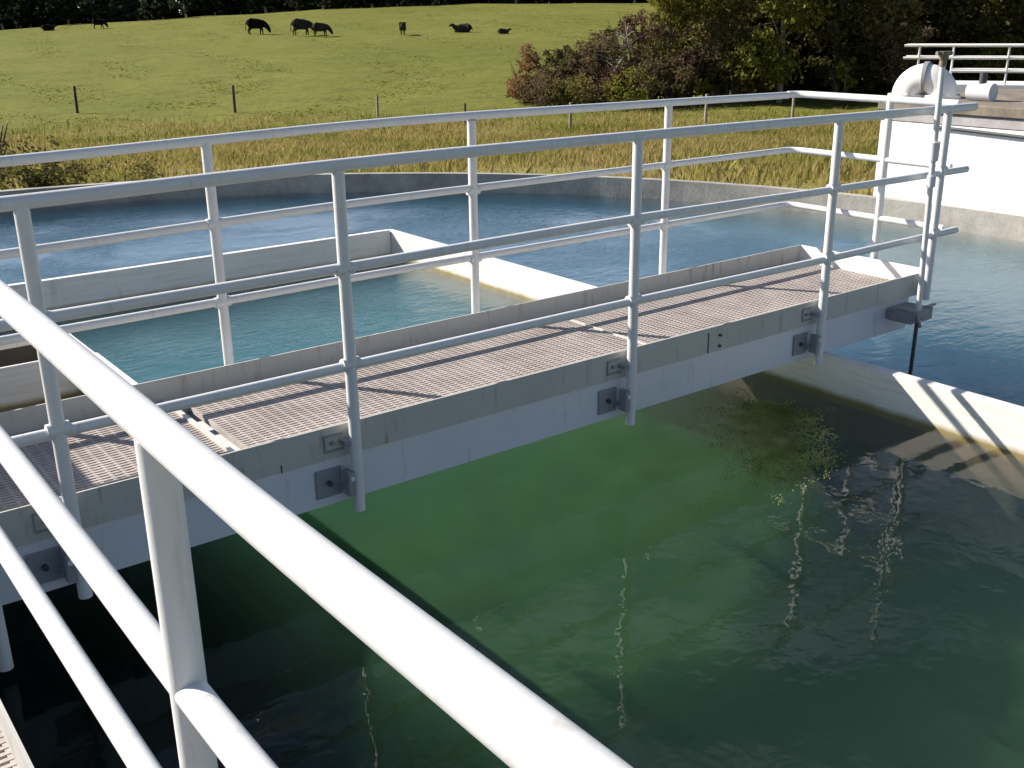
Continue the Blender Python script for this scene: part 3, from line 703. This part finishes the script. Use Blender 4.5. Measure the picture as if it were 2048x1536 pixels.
# fence posts
for th,D,hh,r_p,mt,lab in ((15.36,53.4,1.22,.07,'post','dark wooden fence post in the field at the left'),(22.9,50.6,1.22,.07,'post','dark wooden fence post in the field, right of the first one'),
    (40.4,41,1.0,.06,'post_pale','pale fence post in the dry grass below the brown bramble'),(47.5,43,1.15,.06,'post_pale','pale fence post in front of the dark hollow, near the middle'),
    (51.9,44.5,1.1,.06,'post_pale','pale fence post in front of the dark hollow, further right'),(30.2,45.5,1.0,.05,'post_pale','thin pale fence post in the dry grass near the middle of the field'),(34.8,42.5,.9,.05,'post','short dark fence post behind the far top rail, near the middle'),
    (8.3,56,1.2,.07,'post','dark wooden fence post at the far left of the field')):
    x,y=pol(th,D); g=thing('fence_post',lab,'fence post',(x,y,terr(x,y)),'fence posts along the field edge')
    MB().tube([(0,0,-.3),(.01,0,hh*.6),(.02,.01,hh-.02),(.02,.01,hh)],[r_p,r_p*.97,r_p*.92,r_p*.7],9).build('shaft',M[mt],g)

# ------------------------------------------------------------------ cows
def cow_mesh(name,nodes,edges,mat):
    me=bpy.data.meshes.new(name); me.from_pydata([n[:3] for n in nodes],edges,[]); o=bpy.data.objects.new(name,me); COL.objects.link(o)
    sk=o.modifiers.new('s','SKIN'); sk.use_smooth_shade=True
    for i,n in enumerate(nodes):
        v=me.skin_vertices[0].data[i]; v.radius=(n[3],n[4] if len(n)>4 else n[3]); v.use_root=(i==0)
    ss=o.modifiers.new('u','SUBSURF'); ss.levels=1; ss.render_levels=1
    dg=bpy.context.evaluated_depsgraph_get(); dg.update(); ev=o.evaluated_get(dg); nm=bpy.data.meshes.new_from_object(ev)
    bpy.data.objects.remove(o); nm.name=name; nm.materials.clear(); nm.materials.append(mat); nm.polygons.foreach_set('use_smooth',[True]*len(nm.polygons)); return nm
def cow_nodes(graze=True,lying=False):
    lz=-.62 if lying else 0
    N=[(-.1,0,.98+lz,.42,.50),(-.62,0,1.04+lz,.38,.44),(-.85,0,1.10+lz,.24,.30),(.42,0,1.00+lz,.38,.46),(.68,0,1.02+lz,.28,.38)]
    E=[(0,1),(1,2),(0,3),(3,4)]
    if graze: hd=[(.95,0,.82,.20,.26),(1.14,0,.55,.16,.20),(1.20,0,.34,.15,.17),(1.30,0,.14,.075,.08)]
    else: hd=[(.90,0,1.24+lz,.15,.19),(1.05,0,1.40+lz,.13,.15),(1.22,0,1.36+lz,.12,.12),(1.42,0,1.24+lz,.075,.08)]
    b=len(N); N+=hd; E+=[(4,b),(b,b+1),(b+1,b+2),(b+2,b+3)]
    hb=b+2 if graze else b+1
    hx,hy,hz=N[hb][:3]
    for s in(1,-1):
        N.append((hx-.02,s*.20,hz+.10,.045,.03)); E.append((hb,len(N)-1))
    N.append((-1.0,0,1.0+lz,.035)); E.append((2,len(N)-1)); N.append((-1.03,0,.55+lz*.6,.03)); E.append((len(N)-2,len(N)-1)); N.append((-1.02,0,max(.12,.38+lz),.05)); E.append((len(N)-2,len(N)-1))
    for s in(1,-1):
        if lying:
            b=len(N); N+=[(.45,s*.30,.22,.12),(.85,s*.34,.10,.08),(.55,s*.42,.07,.06)]; E+=[(3,b),(b,b+1),(b+1,b+2)]
            b=len(N); N+=[(-.6,s*.34,.25,.15),(-.25,s*.42,.12,.09),(-.6,s*.50,.07,.06)]; E+=[(1,b),(b,b+1),(b+1,b+2)]
        else:
            f=.08*s
            b=len(N); N+=[(.46,s*.19,.78,.13,.16),(.45+f,s*.19,.42,.075),(.44+f*1.4,s*.19,.12,.055),(.47+f*1.5,s*.19,.03,.065)]; E+=[(3,b),(b,b+1),(b+1,b+2),(b+2,b+3)]
            b=len(N); N+=[(-.64,s*.20,.80,.16,.20),(-.58-f,s*.20,.58,.10),(-.76-f,s*.20,.40,.06),(-.70-f,s*.20,.12,.05),(-.67-f,s*.20,.03,.065)]; E+=[(1,b),(b,b+1),(b+1,b+2),(b+2,b+3),(b+3,b+4)]
    return N,E
cg=cow_mesh('cow_body',*cow_nodes(True),M['cow_black']); cs=cow_mesh('cow_body',*cow_nodes(False),M['cow_black']); cl=cow_mesh('cow_body',*cow_nodes(False,True),M['cow_black'])
def cowobj(me,th,D,rz,s,label,mat=None):
    o=bpy.data.objects.new('cow',me if mat is None else me.copy()); COL.objects.link(o)
    if mat: o.data.materials[0]=mat
    x,y=pol(th,D); o.location=(x,y,terr(x,y)); o.rotation_euler=(0,0,rz); o.scale=(s,)*3; tag(o,label,'cow',None,None); o['group']='cattle grazing on the field'
G=M['cow_grey']
cowobj(cg,24.35,122.1,R(-28),1.12,'large black cow grazing with head down to the right, left of the pair of cows')
cowobj(cg,26.6,117.1,R(-22),1.12,'grey brown cow grazing, left one of the close pair',G)
cowobj(cg,27.55,114.5,R(-30),.90,'smaller grey brown cow grazing, right one of the close pair',G)
cowobj(cs,31.7,113.1,R(60),.8,'dark cow seen from behind as a narrow shape, right of the pair',G)
cowobj(cl,34.8,114.2,R(150),1.0,'grey brown cow lying on the field, above the bridge middle',G)
cowobj(cl,36.9,110.9,R(-30),.6,'small calf lying low in the grass right of the lying cow',G)
cowobj(cl,14.6,155.9,R(-20),.85,'tiny black cow lying at the far left of the field')
cowobj(cg,16.9,151.8,R(-30),.85,'tiny black cow grazing at the edge of the far wood')

# ------------------------------------------------------------------ light and sky
SD=Vector((.88,-1.32,-1)).normalized()
sun=bpy.data.lights.new('sun','SUN'); sun.energy=5.0; sun.angle=R(.5); sun.color=(1,.93,.82)
so=bpy.data.objects.new('sun',sun); COL.objects.link(so); so.rotation_euler=SD.to_track_quat('-Z','Y').to_euler()
w=bpy.data.worlds.new('World'); scene.world=w; w.use_nodes=True; nt=w.node_tree
bg=nt.nodes['Background']; sky=nt.nodes.new('ShaderNodeTexSky'); sky.sky_type='NISHITA'; sky.sun_disc=False
sky.sun_elevation=math.asin(-SD.z); sky.sun_rotation=math.atan2(-SD.x,-SD.y); sky.air_density=1.0; sky.dust_density=.3; sky.ozone_density=3.0
tc=nt.nodes.new('ShaderNodeTexCoord'); sep=nt.nodes.new('ShaderNodeSeparateXYZ'); nt.links.new(tc.outputs['Generated'],sep.inputs[0])
mp=nt.nodes.new('ShaderNodeMapping'); mp.inputs['Scale'].default_value=(1.6,1.6,9); nt.links.new(tc.outputs['Generated'],mp.inputs[0])
nz=nt.nodes.new('ShaderNodeTexNoise'); nz.inputs['Scale'].default_value=2.2; nz.inputs['Detail'].default_value=7; nz.inputs['Roughness'].default_value=.58; nz.inputs['Distortion'].default_value=.3; nt.links.new(mp.outputs[0],nz.inputs[0])
rp=nt.nodes.new('ShaderNodeValToRGB'); rp.color_ramp.elements[0].position=.46; rp.color_ramp.elements[1].position=.72; nt.links.new(nz.outputs[0],rp.inputs[0])
# long cirrus bank low over the horizon
bd=nt.nodes.new('ShaderNodeValToRGB'); e=bd.color_ramp.elements; e[0].position=.06; e[0].color=(.25,.25,.25,1); e[1].position=.34; e[1].color=(.45,.45,.45,1)
x1=e.new(.14); x1.color=(1.3,1.3,1.3,1); x2=e.new(.22); x2.color=(.5,.5,.5,1); nt.links.new(sep.outputs['Z'],bd.inputs[0])
mu=nt.nodes.new('ShaderNodeMath'); mu.operation='MULTIPLY'; mu.use_clamp=True; nt.links.new(rp.outputs[0],mu.inputs[0]); nt.links.new(bd.outputs[0],mu.inputs[1])
mx=nt.nodes.new('ShaderNodeMix'); mx.data_type='RGBA'; mx.inputs[7].default_value=(16,17.5,21,1); hb=nt.nodes.new('ShaderNodeValToRGB'); e=hb.color_ramp.elements; e[0].position=.0; e[0].color=(.15,.15,.15,1); e[1].position=.42; e[1].color=(0,0,0,1)
x3=e.new(.12); x3.color=(.72,.72,.72,1); x4=e.new(.24); x4.color=(.28,.28,.28,1); nt.links.new(sep.outputs['Z'],hb.inputs[0])
ad2=nt.nodes.new('ShaderNodeMath'); ad2.operation='ADD'; ad2.use_clamp=True; nt.links.new(mu.outputs[0],ad2.inputs[0]); 
# bright low cloud bank added out of view for water glare, sunward only
dirn=nt.nodes.new('ShaderNodeMapRange'); dirn.interpolation_type='SMOOTHSTEP'; dirn.inputs['From Min'].default_value=.0; dirn.inputs['From Max'].default_value=.75; nt.links.new(sep.outputs['Y'],dirn.inputs['Value'])
hm=nt.nodes.new('ShaderNodeMath'); hm.operation='MULTIPLY'; nt.links.new(hb.outputs[0],hm.inputs[0]); nt.links.new(dirn.outputs[0],hm.inputs[1]); nt.links.new(hm.outputs[0],ad2.inputs[1])
dm=nt.nodes.new('ShaderNodeMath'); dm.operation='MULTIPLY'; dm2=nt.nodes.new('ShaderNodeMapRange'); dm2.inputs['From Min'].default_value=-.4; dm2.inputs['From Max'].default_value=.4; dm2.inputs['To Min'].default_value=.12; nt.links.new(sep.outputs['Y'],dm2.inputs['Value'])
nt.links.new(mu.outputs[0],dm.inputs[0]); nt.links.new(dm2.outputs[0],dm.inputs[1]); nt.links.new(dm.outputs[0],ad2.inputs[0]); nt.links.new(ad2.outputs[0],mx.inputs[0]); nt.links.new(sky.outputs[0],mx.inputs[6])
nt.links.new(mx.outputs[2],bg.inputs[0]); bg.inputs[1].default_value=.05
scene.view_settings.view_transform='Standard'; scene.view_settings.look='None'; scene.view_settings.exposure=.85; scene.view_settings.gamma=1
scene.cycles.use_denoising=True
scene.cycles.max_bounces=6; scene.cycles.diffuse_bounces=3; scene.cycles.volume_bounces=1; scene.cycles.transparent_max_bounces=16
